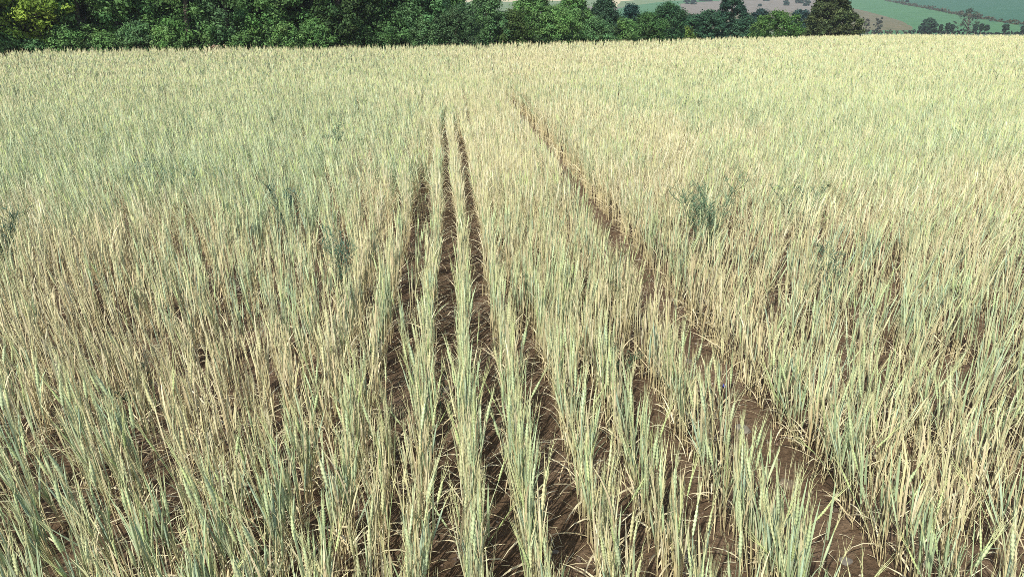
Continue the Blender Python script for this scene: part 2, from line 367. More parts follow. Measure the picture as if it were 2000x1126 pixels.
# --- where the plants stand along the rows
FILL = [(k2x(-.128), 9., 99, 1.), (k2x(-.128), .5, 2.7, .55), (k2x(.463), 7, 99, .9), (k2x(.463), 2.6, 7, .35), (k2x(.463), .5, 2.6, .08), (k2x(.60), 15, 99, 1.), (k2x(.70), 15, 99, 1.), (k2x(.59), .5, 15, .04), (k2x(-.012), 13, 99, .9), (k2x(.097), 12, 99, .9), (k2x(.218), 5.5, 99, .9), (k2x(.333), 4.5, 99, .8), (k2x(.218), 3.4, 5.5, .3), (k2x(.333), 3.2, 4.5, .4),
        (k2x(-.128), 2.7, 9, .06), (k2x(.68), 2., 13, .02), (k2x(.58), .5, 4.5, .3)]
def row_plants(rmax, step):
    out = []
    for ri, x0 in list(enumerate(ROWX))+[(int(np.searchsorted(ROWX, f[0])), f) for f in FILL]:
        lo, hi, kp = .9, rmax, 1.
        if isinstance(x0, tuple): x0, lo, hi, kp = x0; lo = lo-1.5 if hi == 99 else lo
        if abs(x0) > rmax or lo > rmax: continue
        ys = np.arange(lo, min(hi, rmax), step); ys = ys+rng.uniform(-.5, .5, len(ys))*step
        rel = ri-WIDE
        s = .007 if -7 <= rel <= 0 else (.013 if rel == 1 else (.022 if rel > 1 else .022))
        xs = x0+drift(ys)+rng.normal(0, s, len(ys))
        ok = rng.random(len(ys)) < kp*(sm(lo-1.5, lo+4.5, ys) if hi == 99 else 1)*np.where(rel > 1, .64+.16*sm(4, 8, ys), .80 if rel < -7 else 1.)
        out.append(np.c_[xs, ys, np.full(len(ys), min(ri, len(ROWX)-1))][ok])
    p = np.concatenate(out)
    keep = rng.random(len(p)) > .12+.24*noise2(p[:, 0], p[:, 1], 3., 41, 3)*sm(10, 5, p[:, 1])+.1*noise2(p[:, 0], p[:, 1], 1.3, 42, 3)
    r = np.hypot(p[:, 0], p[:, 1]); az = np.degrees(np.arctan2(p[:, 0], p[:, 1]))
    keep &= (r < rmax) & (((az > -42) & (az < 50)) | ((p[:, 0] > -3.4) & (p[:, 0] < 4.4)))
    return p[keep]
R0 = 5.6
plants = row_plants(R0, .064)
pz = gh(plants[:, 0], plants[:, 1]); PB = np.c_[plants[:, :2], pz]
px, py, zc = proj(PB+np.array([0, 0, .26])); tx, ty, tz = proj(PB+np.array([0, 0, .27]))
vis = (px > 0) & (px < 2000) & (ty < 1126) & (tz > .4)
order = np.argsort(np.where(vis, zc, 99)); SINGLE = order[:300]; rest = np.setdiff1d(np.arange(len(plants)), SINGLE)

# --- prototypes: barley_plant > stem (> ear), leaves
NEAR_GROUP = 'barley plants in the nearest rows'
LOOKS = {'dry': .12, 'mixed': .5, 'green': .85, 'lime': .68}
WORD = {'dry': 'dry straw-coloured', 'mixed': 'straw and grey-green', 'green': 'grey-green', 'lime': 'yellow-green'}
NUM = ['no', 'one', 'two', 'three', 'four', 'five', 'six']
def make_plant(look, var):
    g0 = LOOKS[look]; n = 6; ne = [1, 2, 3, 2][var % 4] if look != 'dry' else [0, 1, 1, 0][var % 4]
    if look == 'lime': ne = [2, 3, 4, 3][var % 4]
    root = empty('barley_plant', (0, 0, -50), 'x', 'barley plant', NEAR_GROUP)
    base = np.c_[rng.normal(0, .012, n), rng.normal(0, .018, n), np.zeros(n)]
    h = rng.uniform(.20, .345, n); fan = var > 2; lx = rng.normal(0, .12 if fan else .04, n)+base[:, 0]*(4 if fan else 2); ly = rng.normal(0, .07, n)+base[:, 1]*2
    g = np.clip(g0+rng.normal(0, .2, n), 0, 1); u = rng.random(n)
    for i in range(n):
        m = MB(); s = slice(i, i+1); P = stems_near(m, base[s], h[s], lx[s], ly[s], g[s], u[s], .0019)
        if i >= ne:
            if rng.random() < .65:
                Q = boots(m, P, g[s], u[s], np.array([rng.uniform(.0026, .0060)])); awns(m, Q[:, -2], unit(P[:, -1]-P[:, -2]), g[s], 5, .09, .05, .0007, mixc(STRAW, YELL, g[s]))
            else: awns(m, P[:, -1], unit(P[:, -1]-P[:, -2]), g[s], 4, .08, .10, .0008, mixc(STRAW, YELL, g[s]))
        st = m.build('stem', M_straw, root)
        if i < ne:
            e = MB(); ears_near(e, P[:, -1], unit(P[:, -1]-P[:, -2]+rng.normal(0, .005, (1, 3))), np.clip(g[s]+(.3 if look == 'lime' else 0), 0, 1), u[s]); e.build('ear', M_straw, st)
    m = MB(); leaves_near(m, base, h, lx, ly, g, 3); m.build('leaves', M_straw, root)
    root['_ears'] = ne
    return root
protos = {lk: [make_plant(lk, v) for v in range(5)] for lk in LOOKS}
kids = {}
def dup(root):
    r = root.copy(); COL.objects.link(r)
    if root.name not in kids: kids[root.name] = [(c, list(c.children)) for c in root.children]
    for ch, gr in kids[root.name]:
        c = ch.copy(); COL.objects.link(c); c.parent = r
        for q in gr:
            d = q.copy(); COL.objects.link(d); d.parent = c
    return r
def nth(n): return f"{n}{'th' if 10 <= n % 100 <= 20 else {1: 'st', 2: 'nd', 3: 'rd'}.get(n % 10, 'th')}"
gs = greenness(PB[:, 0], PB[:, 1]); LX, LY = lean_of(PB[:, 0], PB[:, 1])
rowcount = {}
for j in sorted(SINGLE, key=lambda q: PB[q, 1]):
    g = gs[j]+rng.normal(0, .16); lk = 'dry' if g < .36 else ('mixed' if g < .58 else ('lime' if rng.random() < .3 else 'green'))
    p = protos[lk][rng.integers(3, 5) if plants[j, 2] > WIDE or rng.random() < .12 else rng.integers(3)]; o = dup(p); ne = int(p['_ears'])
    ri = int(plants[j, 2]); rowcount[ri] = rowcount.get(ri, 0)+1
    side = f"{nth(WIDE-ri+1)} row left of" if ri <= WIDE else f"{nth(ri-WIDE)} row right of"
    o['label'] = f"{WORD[lk]} barley plant, {NUM[ne]} ear{'' if ne == 1 else 's'}, {nth(rowcount[ri])} up the {side} wide furrow"
    lx, ly = LX[j]+rng.normal(0, .03), LY[j]+rng.normal(0, .05)
    ax = Vector((-ly, lx, 0)); an = math.hypot(lx, ly)
    o.matrix_world = Matrix.Translation(Vector(PB[j]))@Matrix.Rotation(an, 4, ax.normalized())@Matrix.Rotation(rng.choice([0, math.pi])+rng.normal(0, .35), 4, 'Z')@Matrix.Diagonal((1, 1, rng.uniform(.85, 1.15), 1))
    del o['_ears']
for lst in protos.values():
    for p in lst:
        for c in list(p.children_recursive): bpy.data.objects.remove(c)
        bpy.data.objects.remove(p)

# --- all other barley as one mass
mb = MB()
def spread_plants(B, g, n, sx, sy):
    i = np.repeat(np.arange(len(B)), n); b = B[i].copy(); b[:, 0] += rng.normal(0, sx, len(i)); b[:, 1] += rng.normal(0, sy, len(i))
    lx, ly = lean_of(b[:, 0], b[:, 1]); pl = rng.normal(0, .06, (len(B), 2))[i]
    lx = lx+.45*pl[:, 0]+rng.normal(0, 1, len(i))*(.034+.065*sm(.9, 1.4, b[:, 0]-.15*(b[:, 1]-4))*sm(9, 5, b[:, 1])); ly = ly+pl[:, 1]+rng.normal(0, .07, len(i))
    return b, lx, ly, np.clip(g[i]+rng.normal(0, .2, len(i)), 0, 1)
# near part: full detail
b, lx, ly, g = spread_plants(PB[rest], gs[rest], 6, .010, .02); n = len(b)
h = rng.uniform(.24, .42, n)*(.82+.18*sm(3., 6., np.hypot(b[:, 0], b[:, 1]))); u = rng.random(n)
P = stems_near(mb, b, h, lx, ly, g, u, .0020); tip = unit(P[:, -1]-P[:, -2]); q = rng.random(n)
e = q < .16+.14*g; bo = (~e) & (q < .82); st = ~(e | bo)
ears_near(mb, P[e, -1], tip[e], g[e], u[e], False)
Q = boots(mb, P[bo], g[bo], u[bo], rng.uniform(.0024, .0058, bo.sum())); awns(mb, Q[:, -2], tip[bo], g[bo], 3, .09, .05, .0008, mixc(STRAW, YELL, g[bo]))
awns(mb, P[st, -1], tip[st], g[st], 3, .08, .10, .0009, mixc(STRAW, YELL, g[st]))
leaves_near(mb, b, h, lx, ly, g, 2)
# farther parts: blades that get wider and sparser with distance
def far_band(pts, n, wid, leaf):
    z = gh(pts[:, 0], pts[:, 1]); B = np.c_[pts[:, 0], pts[:, 1], z]; gg = greenness(B[:, 0], B[:, 1])
    b, lx, ly, g = spread_plants(B, gg, n, .010, .03); N = len(b); r = np.hypot(b[:, 0], b[:, 1]); w = wid*r
    h = rng.uniform(.26, .43, N)*(1+.05*noise2(b[:, 0], b[:, 1], .3, 51, 2)); u = rng.random(N)
    P = path(b, h, lx, ly, 4, .25); C = stem_colors(g, 4, u)
    ribbon(mb, P, w[:, None]*np.array([.9, .9, .8, .5])[None], C)
    tip = unit(P[:, -1]-P[:, -2]); q = rng.random(N); L = np.where(q < .3, .075, .13)
    S = P[:, -1]-tip*np.where(q < .3, 0, .07)[:, None]; t = np.linspace(0, 1, 4)
    Qp = S[:, None]+tip[:, None]*L[:, None, None]*t[None, :, None]
    ww = np.maximum(np.where(q < .3, .0042, .0036), w*1.15)[:, None]*np.array([.5, 1., .8, .06])[None]
    ce = np.where((q < .3)[:, None], mixc(mixc(STRAW, YELL, .5+0*g), LIME, sm(.2, .8, g)), mixc(PALE, GREY*1.15, sm(.3, .8, g)))
    k_ = q < .72; ribbon(mb, Qp[k_], ww[k_], np.repeat(ce[k_][:, None], 4, 1))
    awns(mb, P[:, -1], tip, g, 2, .10, .10, 1, mixc(STRAW, YELL, .6*g)) if False else None
    A_ = Qp[:, 1]; DD = unit(tip+rng.normal(0, .09, (N, 3))); pa = np.stack([A_, A_+DD*.15], 1)
    ribbon(mb, pa, (w*.45)[:, None]*np.array([1., .2])[None], np.repeat(mixc(STRAW, YELL, .5*u)[:, None], 2, 1))
    if leaf:
        m = N*leaf; i = np.repeat(np.arange(N), leaf); f = rng.uniform(.1, .85, m); p0 = b[i]+np.stack([lx[i]*h[i]*f, ly[i]*h[i]*f, h[i]*f], -1)
        phi = rng.uniform(0, 6.283, m); low = f < .3; Pl = blade(p0, rng.uniform(.09, .2, m), phi, rng.uniform(.05, .4, m)+.4*low, rng.uniform(.2, .9, m)+low, 3); ul = rng.random(m)
        c = mixc(mixc(TAN, PALE, ul*.75), mixc(GREY, mixc(TEAL, GREEN, ul), .6+0*ul), sm(.35, .8, g[i]*np.where(low, .3, 1)+.3*(ul-.5)))
        ribbon(mb, Pl, (w[i]*.95)[:, None]*np.array([.8, 1., .1])[None], np.repeat(c[:, None], 3, 1))
def rowband(r0, r1, step):
    p = row_plants(r1, step); r = np.hypot(p[:, 0], p[:, 1]); return p[(r >= r0) & (r < np.minimum(r1, field_depth(p[:, 0], p[:, 1])))]
def areaband(r0, r1, dens):
    a0, a1 = R(-43), R(49); n = int(dens*(r1*r1-r0*r0)*.5*(a1-a0)); r = np.sqrt(rng.uniform(r0*r0, r1*r1, n)); a = rng.uniform(a0, a1, n)
    p = np.c_[np.sin(a)*r, np.cos(a)*r]; return p[r < field_depth(p[:, 0], p[:, 1])+rng.normal(0, .25, n)]
far_band(rowband(R0, 8.5, .060), 7, .00030, 3)
far_band(rowband(8.5, 14, .075), 7, .00033, 2)
far_band(rowband(14, 19, .12), 7, .00037, 1)
far_band(areaband(19, 24, 30), 6, .00042, 1)
far_band(areaband(24, 36, 18), 6, .00040, 1)
far_band(areaband(36, 78, 7), 6, .00042, 0)
field = mb.build('barley', M_field); tag(field, 'ripening barley standing in drilled rows over the whole field behind the nearest plants', 'barley', kind='stuff')
print('field faces', len(field.data.polygons))

# --- short straw litter and pebbles on the soil
mb = MB(); n = 4500
p = np.c_[rng.uniform(-2.5, 3.5, n), rng.uniform(1.6, 7, n)]; z = gh(p[:, 0], p[:, 1])+.004
L = rng.uniform(.02, .10, n); a = rng.uniform(0, 6.283, n); dz = rng.normal(0, .08, n)
P = np.stack([np.c_[p, z], np.c_[p[:, 0]+np.cos(a)*L*.5, p[:, 1]+np.sin(a)*L*.5, z+.006], np.c_[p[:, 0]+np.cos(a)*L, p[:, 1]+np.sin(a)*L, z+np.abs(dz)*L]], 1)
ribbon(mb, P, np.full((n, 3), .0012), np.repeat(mixc(TAN, PALE, rng.random(n))[:, None], 3, 1)*.8)
tag(mb.build('straw_litter', M_field), 'short broken bits of straw lying on the brown soil', 'litter', kind='stuff')

def rock(name, loc, size, col, label=None, seed=0, group=None):
    g = np.random.default_rng(seed); nu, nv = 14, 9
    th = np.linspace(0, 6.283, nu, endpoint=False); ph = np.linspace(-1.45, 1.45, nv); TH, PH = np.meshgrid(th, ph)
    d = np.stack([np.cos(TH)*np.cos(PH), np.sin(TH)*np.cos(PH), np.sin(PH)], -1)
    r = np.ones(TH.shape)
    for _ in range(9):
        nrm = unit(g.normal(0, 1, 3)); cut = g.uniform(.55, .9); dn = d@nrm; r = np.minimum(r, np.where(dn > .05, cut/np.maximum(dn, .05), 9))
    V = d*r[..., None]*np.array(size)
    idx = np.arange(nu*nv).reshape(nv, nu); F = np.stack([idx[:-1], np.roll(idx[:-1], -1, 1), np.roll(idx[1:], -1, 1), idx[1:]], -1).reshape(-1, 4)
    m = MB(); V = np.concatenate([V.reshape(-1, 3), [V[0].mean(0), V[-1].mean(0)]]); b_, t_ = nu*nv, nu*nv+1
    T = [(b_, int((i+1) % nu), i) for i in range(nu)]+[(t_, int(idx[-1, i]), int(idx[-1, (i+1) % nu])) for i in range(nu)]
    m.add(V, F, np.array(col)*g.uniform(.85, 1.1, (len(V), 1)), T); o = m.build(name, M_stone); o.location = loc; o.rotation_euler = (0, 0, g.uniform(0, 6))
    return tag(o, label, 'stone', group)
SG = 'stones lying between the barley rows'
for i, (qx, qy, s, lab, c) in enumerate([
    (1540, 940, .050, 'largest pale flat stone in the bare wide furrow', (.40, .34, .24)),
    (1452, 836, .044, 'whitish stone half hidden behind stalks at the wide furrow', (.50, .49, .42)),
    (868, 762, .040, 'whitish stone in the narrow furrow left of centre, farthest of the stones', (.42, .38, .31)),
    (866, 926, .022, 'small pinkish stone on bare soil in the narrow furrow left of centre', (.40, .30, .24)),
    (1336, 1090, .040, 'grey crumbly stone at the bottom edge, beside a green ear', (.30, .26, .21)),
    (1654, 1092, .028, 'small grey-white stone near the bottom edge at the wide furrow foot', (.42, .40, .36)),
    (1700, 940, .016, 'tiny pale stone right of the wide furrow', (.40, .38, .34)),
    (952, 852, .018, 'tiny pale stone in the gap right of the narrow furrow', (.48, .40, .30)),
    (1085, 1075, .014, 'tiny whitish stone on bare soil in the bottom middle gap', (.45, .42, .38)),
    (1500, 862, .013, 'tiny pale stone high in the wide furrow between the two biggest stones', (.40, .33, .26)),
    (1345, 700, .030, 'flat grey stone far up the wide furrow', (.36, .32, .27)),
    (862, 862, .012, 'tiny buff stone between the other two stones of the narrow furrow', (.42, .33, .24)),
]):
    x, y = at(qx, qy, 0); rock('stone', (x, y, float(gh(x, y))+s*.06), (s, s*.75, s*.36), (c[0]*.36, c[1]*.335, c[2]*.30), lab, 100+i, SG)
mb = MB(); n = 6500
for i in range(n):
    x, y = rng.uniform(-2.2, 3.2), rng.uniform(1.6, 6); s = rng.uniform(.002, .008)*(1+rng.random()**6*1.8)
    d = np.array([[1, 0, 0], [-1, 0, 0], [0, 1, 0], [0, -1, 0], [0, 0, .7], [0, 0, -.7]])*s*rng.uniform(.6, 1.3, (6, 3))
    ca, sa = math.cos(i), math.sin(i); d = d@np.array([[ca, sa, 0], [-sa, ca, 0], [0, 0, 1]])
    mb.add(d+np.array([x, y, float(gh(x, y))+s*.3]), None, (np.array([.13, .09, .06])*rng.uniform(.6, 1.5) if i % 5 else np.array([.30, .25, .19])*rng.uniform(.6, 1.3)),
           [(0, 2, 4), (2, 1, 4), (1, 3, 4), (3, 0, 4), (2, 0, 5), (1, 2, 5), (3, 1, 5), (0, 3, 5)])
tag(mb.build('pebbles', M_stone), 'small pebbles and clods scattered over the brown soil', 'pebbles', kind='stuff')

# ------------------------------------------------------------------ weeds
def weed(px, py, h, spread, nb, col, label, z=.0):
    x, y = at(px, py, 0); o = empty('wiry_weed', (x, y, float(gh(x, y))), label, 'weed', 'dark wiry weeds among the barley')
    m = MB(); ns = max(3, nb//9)
    base = np.c_[rng.normal(0, .02, ns), rng.normal(0, .02, ns), np.zeros(ns)]
    hh = h*rng.uniform(.75, 1.1, ns); lx = rng.normal(0, spread, ns); ly = rng.normal(0, spread, ns)
    P = path(base, hh, lx, ly, 6, .4); d_ = max(1., math.hypot(x, y)/4); r0 = .0013*d_**.8
    tube(m, P, r0*1.2*np.linspace(1.2, .5, 6)[None]*np.ones((ns, 1)), np.broadcast_to(col, (ns, 6, 3)), 3); m.build('stem', M_weed, o)
    m = MB(); i = rng.integers(0, ns, nb*3); f = rng.uniform(.3, 1, nb*3); p0 = np.array([[np.interp(ff, np.linspace(0, 1, 6), P[a, :, c]) for c in range(3)] for a, ff in zip(i, f)])
    phi = rng.uniform(0, 6.283, len(i)); L = rng.uniform(.05, .16, len(i))*h/.5
    B = blade(p0, L, phi, rng.uniform(.4, 1.3, len(i)), rng.uniform(.2, 1.2, len(i)), 4)
    cc = np.array(col)*rng.uniform(.8, 1.3, (len(i), 1))
    tube(m, B, r0*np.array([1, .9, .7, .3])[None]*np.ones((len(i), 1)), np.repeat(cc[:, None], 4, 1), 3)
    p1 = np.repeat(B[:, 2], 3, 0); phi = rng.uniform(0, 6.283, len(p1)); B2 = blade(p1, rng.uniform(.015, .05, len(p1))*h/.5, phi, rng.uniform(.3, 1.4, len(p1)), rng.uniform(.2, 1.4, len(p1)), 3)
    ribbon(m, B2, r0*1.1*np.array([1, 1, .4])[None]*np.ones((len(p1), 1)), np.repeat(np.repeat(cc, 3, 0)[:, None], 3, 1)); m.build('branches', M_weed, o)
    return o
DG = (.10, .16, .09)
for a in [
    (1378, 520, .56, .22, 80, DG, 'biggest dark wiry weed, right of the upper wide furrow'),
    (1560, 480, .44, .2, 30, (.13, .19, .11), 'thin dark weed to the right of the biggest wiry weed'),
    (1620, 630, .40, .18, 26, (.10, .16, .10), 'small dark weed right of the wide furrow, nearer than the biggest weed'),
    (20, 560, .48, .22, 50, (.06, .11, .07), 'dark weed at the left picture edge, halfway up'),
    (1205, 760, .22, .3, 34, (.06, .11, .06), 'low dark green weed at the foot of the rows, right of centre'),
    (668, 610, .44, .18, 40, (.07, .14, .09), 'dark bluish weed left of the left furrow'),
    (1170, 640, .40, .25, 26, (.16, .17, .08), 'brownish bare weed with crossing twigs in the rows left of the wide furrow'),
    (1340, 245, .46, .25, 34, (.15, .22, .13), 'farthest dark weed, above the biggest wiry weed'),
    (1612, 290, .42, .2, 20, (.2, .28, .17), 'far dark weed on the right side of the field'),
    (425, 420, .44, .25, 24, (.12, .2, .13), 'dark weed in the green patch on the left'),
    (330, 420, .42, .25, 20, (.12, .2, .13), 'dark weed left of the other weed in the green patch'),
    (655, 330, .46, .25, 34, (.13, .2, .12), 'dark weed far up in the green patch left of the furrows'),
    (570, 480, .45, .22, 36, (.08, .14, .10), 'dark weed between the green patch and the left furrow'),
    (860, 800, .14, .4, 24, (.06, .11, .06), 'very low dark weed on the soil of the narrow furrow'),
    (735, 730, .16, .4, 28, (.06, .11, .06), 'low dark weed in the foot of the left furrow'),
    (290, 800, .20, .35, 30, (.06, .11, .07), 'low dark weed under the leaning stalks on the left'),
]: weed(*a)
# blue cornflower at the wide furrow
x, y = at(1406, 800, 0); fl = empty('blue_flower', (x, y, float(gh(x, y))), 'small dark blue flower at the left side of the wide furrow', 'flower')
m = MB(); P = path(np.zeros((1, 3)), np.array([.12]), np.array([.05]), np.array([0.]), 5); tube(m, P, np.full((1, 5), .0012), np.broadcast_to((.12, .18, .09), (1, 5, 3)), 3); m.build('stem', M_weed, fl)
m = MB(); n = 16; phi = np.arange(n)*2.4; B = blade(np.repeat(P[:, -1], n, 0), rng.uniform(.012, .02, n), phi, np.full(n, .4), rng.uniform(.8, 1.6, n), 3)
ribbon(m, B, np.array([.0012, .0035, .002])[None]*np.ones((n, 1)), np.broadcast_to((.06, .07, .30), (n, 3, 3)), az=phi+1.57); m.build('petals', M_weed, fl)

# ------------------------------------------------------------------ trees, shrubs
def leaf_cloud(mb, C, crad, per, size, col, jitter=.25, up=.35, needle=False):
    """leaf-sized faces in clumps: C (n,3) clump centres, crad (n,) radii"""
    n = len(C); i = np.repeat(np.arange(n), per); N = len(i)
    off = rng.normal(0, .36, (N, 3)); p = C[i]+off*crad[i][:, None]*1.0*np.array([1, 1, .8])
    nrm = unit(unit(off)*1.1+rng.normal(0, .45, (N, 3))+np.array([0, 0, up])); ref = rng.normal(0, 1, (N, 3)); a = unit(np.cross(nrm, ref)); b = np.cross(nrm, a)
    s = size*rng.uniform(.6, 1.3, N)[:, None]; w = .36 if needle else .6
    V = np.stack([p-a*s*.5, p+b*s*w*.5-a*s*.05, p+a*s*.5-nrm*s*.12, p-b*s*w*.5-a*s*.05], 1)
    cl = np.asarray(col)*(1+rng.normal(0, jitter*.6, (n, 1))+rng.normal(0, .05, (n, 3))); cc = np.clip(cl[i]*(1+rng.normal(0, jitter, (N, 1))), .008, .6)
    mb.add(V, np.arange(N*4).reshape(-1, 4), np.repeat(cc[:, None], 4, 1))
def crown_clumps(n, h, rx, ry, z0, shape, seed):
    g = np.random.default_rng(seed); t = g.random(n)**.9; th = g.uniform(0, 6.283, n)
    if shape == 'dome': pr = np.sqrt(np.clip(1-(t*.98)**2.4, 0, 1))*(.82+.18*np.sin(t*3.1))
    elif shape == 'tall': pr = .55+.45*np.sin(np.clip(t*.9+.25, 0, 1)*3.1416)*np.sqrt(np.clip(1.02-t**4, 0, 1)); pr *= np.sqrt(np.clip(1.03-t**5, 0, 1))
    elif shape == 'cone': pr = np.clip(1-t, .02, 1)**.55*(.92+.12*np.sin(t*9))
    elif shape == 'column': pr = np.clip(1-t**3, .05, 1)*(.55+.45*sm(.75, .2, t))
    else: pr = np.sqrt(np.clip(1-((t-.55)/.56)**2, 0, 1))
    ph = g.uniform(0, 6.283, 4); lob = 1+.16*np.sin(3*th+ph[0]+4*t)+.12*np.sin(5*th+ph[1]-7*t)+.08*np.sin(9*th+ph[2]+11*t)
    rr = pr*lob*np.where(g.random(n) < .72, g.uniform(.78, 1.03, n), np.sqrt(g.random(n))*.8)
    return np.stack([np.cos(th)*rr*rx, np.sin(th)*rr*ry, z0+t*(h-z0)], -1)
def tree(name, label, cat, pos, h, rx, ry, col, n=110, per=80, leaf=.10, clump=.42, z0=.1, shape='tall', trunk=.12, group=None, jitter=.22, limbs=7, needle=False, lean=(0, 0), bare=False):
    o = empty(name, pos, label, cat, group); seed = int(abs(pos[0]*131+pos[1]*17))+n
    C = crown_clumps(n, h, rx, ry, z0, shape, seed); C[:, 0] += lean[0]*C[:, 2]; C[:, 1] += lean[1]*C[:, 2]
    m = MB(); S = 6; t = np.linspace(0, 1, S); wob = rng.normal(0, .03*h, (S, 2)); wob[0] = 0; top = .86*h if shape != 'dome' else .6*h
    P = np.stack([lean[0]*t*top+wob[:, 0]*t, lean[1]*t*top+wob[:, 1]*t, t*top-.03], -1)[None]
    tube(m, P, (trunk*(1.15-t*.95))[None], np.broadcast_to((.1, .08, .06), (1, S, 3)), 8)
    for q in range(limbs):
        c = C[rng.integers(len(C))]; f = np.clip(c[2]/top*.55, .08, .8); p0 = np.array([np.interp(f, t, P[0, :, a]) for a in range(3)])
        mid = (p0+c)/2+np.array([0, 0, -.06*h*.3])+rng.normal(0, .02*h, 3)
        tube(m, np.stack([p0, mid, c])[None], (trunk*np.array([.42, .28, .08]))[None], np.broadcast_to((.1, .08, .06), (1, 3, 3)), 5)
    m.build('trunk', M_bark, o, smooth=True)
    m = MB(); leaf_cloud(m, C, clump*rng.uniform(.6, 1.25, len(C)), per, leaf, col, jitter, needle=needle); m.build('crown', M_leaf, o)
    return o
def edge_point(px, back):
    a = np.interp(px, [q[0] for q in EDGE_PX], range(len(EDGE_PX))); x0, y0 = along(px, 1.); d = float(field_depth(np.array([x0]), np.array([y0]))[0])+back
    return along(px, d)+(-.02,)
WG = 'broadleaf trees along the far left edge of the field'
dk, md, lt, yl, bl = (.085, .175, .06), (.12, .235, .072), (.15, .28, .085), (.23, .33, .055), (.105, .205, .08)
for q in [
    (-190, 2.2, 6.5, 1.9, dk, 'dark green tree cut by the left picture edge'),
    (-60, 2.0, 6.8, 1.8, md, 'tree at the left picture edge, left of the yellow-green one'),
    (8, 3.0, 7.0, 1.5, dk, 'very dark tree just left of the yellow-green tree'),
    (66, 1.3, 5.6, 1.15, yl, 'yellow-green sunlit tree, the brightest near the left picture edge'),
    (150, 2.2, 7.0, 1.6, md, 'mid green tree right of the yellow-green tree'),
    (235, 2.4, 6.6, 1.4, lt, 'fresh green tree with bright leaf tufts, second right of the yellow-green tree'),
    (305, 3.2, 7.2, 1.4, dk, 'dark tree set back between two fresh green trees'),
    (365, 1.9, 6.8, 1.5, md, 'leafy mid green tree left of the deep dark gap in the wood'),
    (440, 2.2, 7.4, 1.6, bl, 'bluish green tree above the pale dry grass at the wood edge'),
    (520, 1.8, 6.5, 1.4, md, 'green tree with overhanging bright tufts right of the dry grass'),
    (590, 2.8, 7.2, 1.7, dk, 'large dark tree in the middle of the wood edge'),
    (665, 1.7, 6.3, 1.5, (.06, .11, .035), 'olive green tree at the right of the large dark tree'),
    (745, 2.6, 4.6, 1.5, dk, 'dark tree left of the slim bare trunk'),
    (820, 2.2, 4.2, 1.4, bl, 'bluish dark tree with thin top left of the pale willow bush'),
]:
    px_, bk, h, r, c, lab = q
    tree('broadleaf_tree', lab, 'tree', edge_point(px_, bk), h, r, r*.9, c, n=int(42*h*r/2.2), per=190, leaf=.145, clump=.55, z0=.15, shape='tall', trunk=.13, group=WG)
# low bushes under the wood edge
for q in [(-130, lt, 1.5, 'left-end low bush'), (-20, dk, 1.0, 'dark low bush at the left picture edge'), (44, bl, .8, 'bluish low bush under the yellow-green tree'), (120, md, 1.3, 'green low bush right of the yellow-green tree'),
          (190, md, 1.0, 'smallest green low bush at the wood edge'), (262, bl, 1.5, 'bluish low bush under the fresh green tree'), (318, lt, 1.3, 'bright low bush left of the dry grass tuft'), (470, md, 1.0, 'green low bush just right of the dry grass tuft'),
          (548, lt, 1.5, 'bright bushy shrub right of the dry grass tuft'), (612, md, 1.6, 'wide green shrub in the middle of the wood edge'), (690, (.06, .12, .04), 1.6, 'olive shrub at the right part of the wood edge'), (760, dk, 1.2, 'dark shrub near the right end of the dense wood'), (825, bl, 1.5, 'bluish shrub just left of the pale willow-like bush')]:
    tree('bush', q[3]+' in front of the trees', 'bush', edge_point(q[0], .9), q[2], .95, .8, q[1], n=int(70*q[2]), per=85, leaf=.10, clump=.30, z0=.05, shape='dome', trunk=.04, group='low bushes along the foot of the wood')
# second line of the wood
for q in [(-120, 5.5, 8, 'second-line dark tree at the far left'), (90, 5.5, 8.5, 'second-line dark tree behind the yellow-green tree'), (200, 6, 8.2, 'second-line dark tree behind the fresh green tree'),
          (335, 6.5, 8.6, 'second-line dark tree behind the deep dark gap'), (480, 6, 8.4, 'second-line dark tree behind the dry grass'), (630, 6, 8, 'second-line dark tree behind the olive tree'),
          (270, 8, 8.8, 'deepest dark tree inside the wood, left'), (560, 8, 8.6, 'deepest dark tree inside the wood, middle'), (-20, 6, 8, 'second-line dark tree at the left picture edge'), (410, 7, 8.4, 'second-line dark tree left of the dry grass'), (555, 5, 8, 'second-line dark tree right of the dry grass'),
          (700, 5, 7, 'second-line dark tree right of the olive tree'), (775, 5, 4.6, 'second-line tree at the right end of the dense wood'), (140, 8, 8, 'deepest dark tree inside the wood, far left')]:
    tree('broadleaf_tree', q[3], 'tree', edge_point(q[0], q[1]), q[2], 2.3, 2.0, dk, n=300, per=80, leaf=.17, clump=.6, z0=.2, shape='tall', trunk=.15, group=WG)
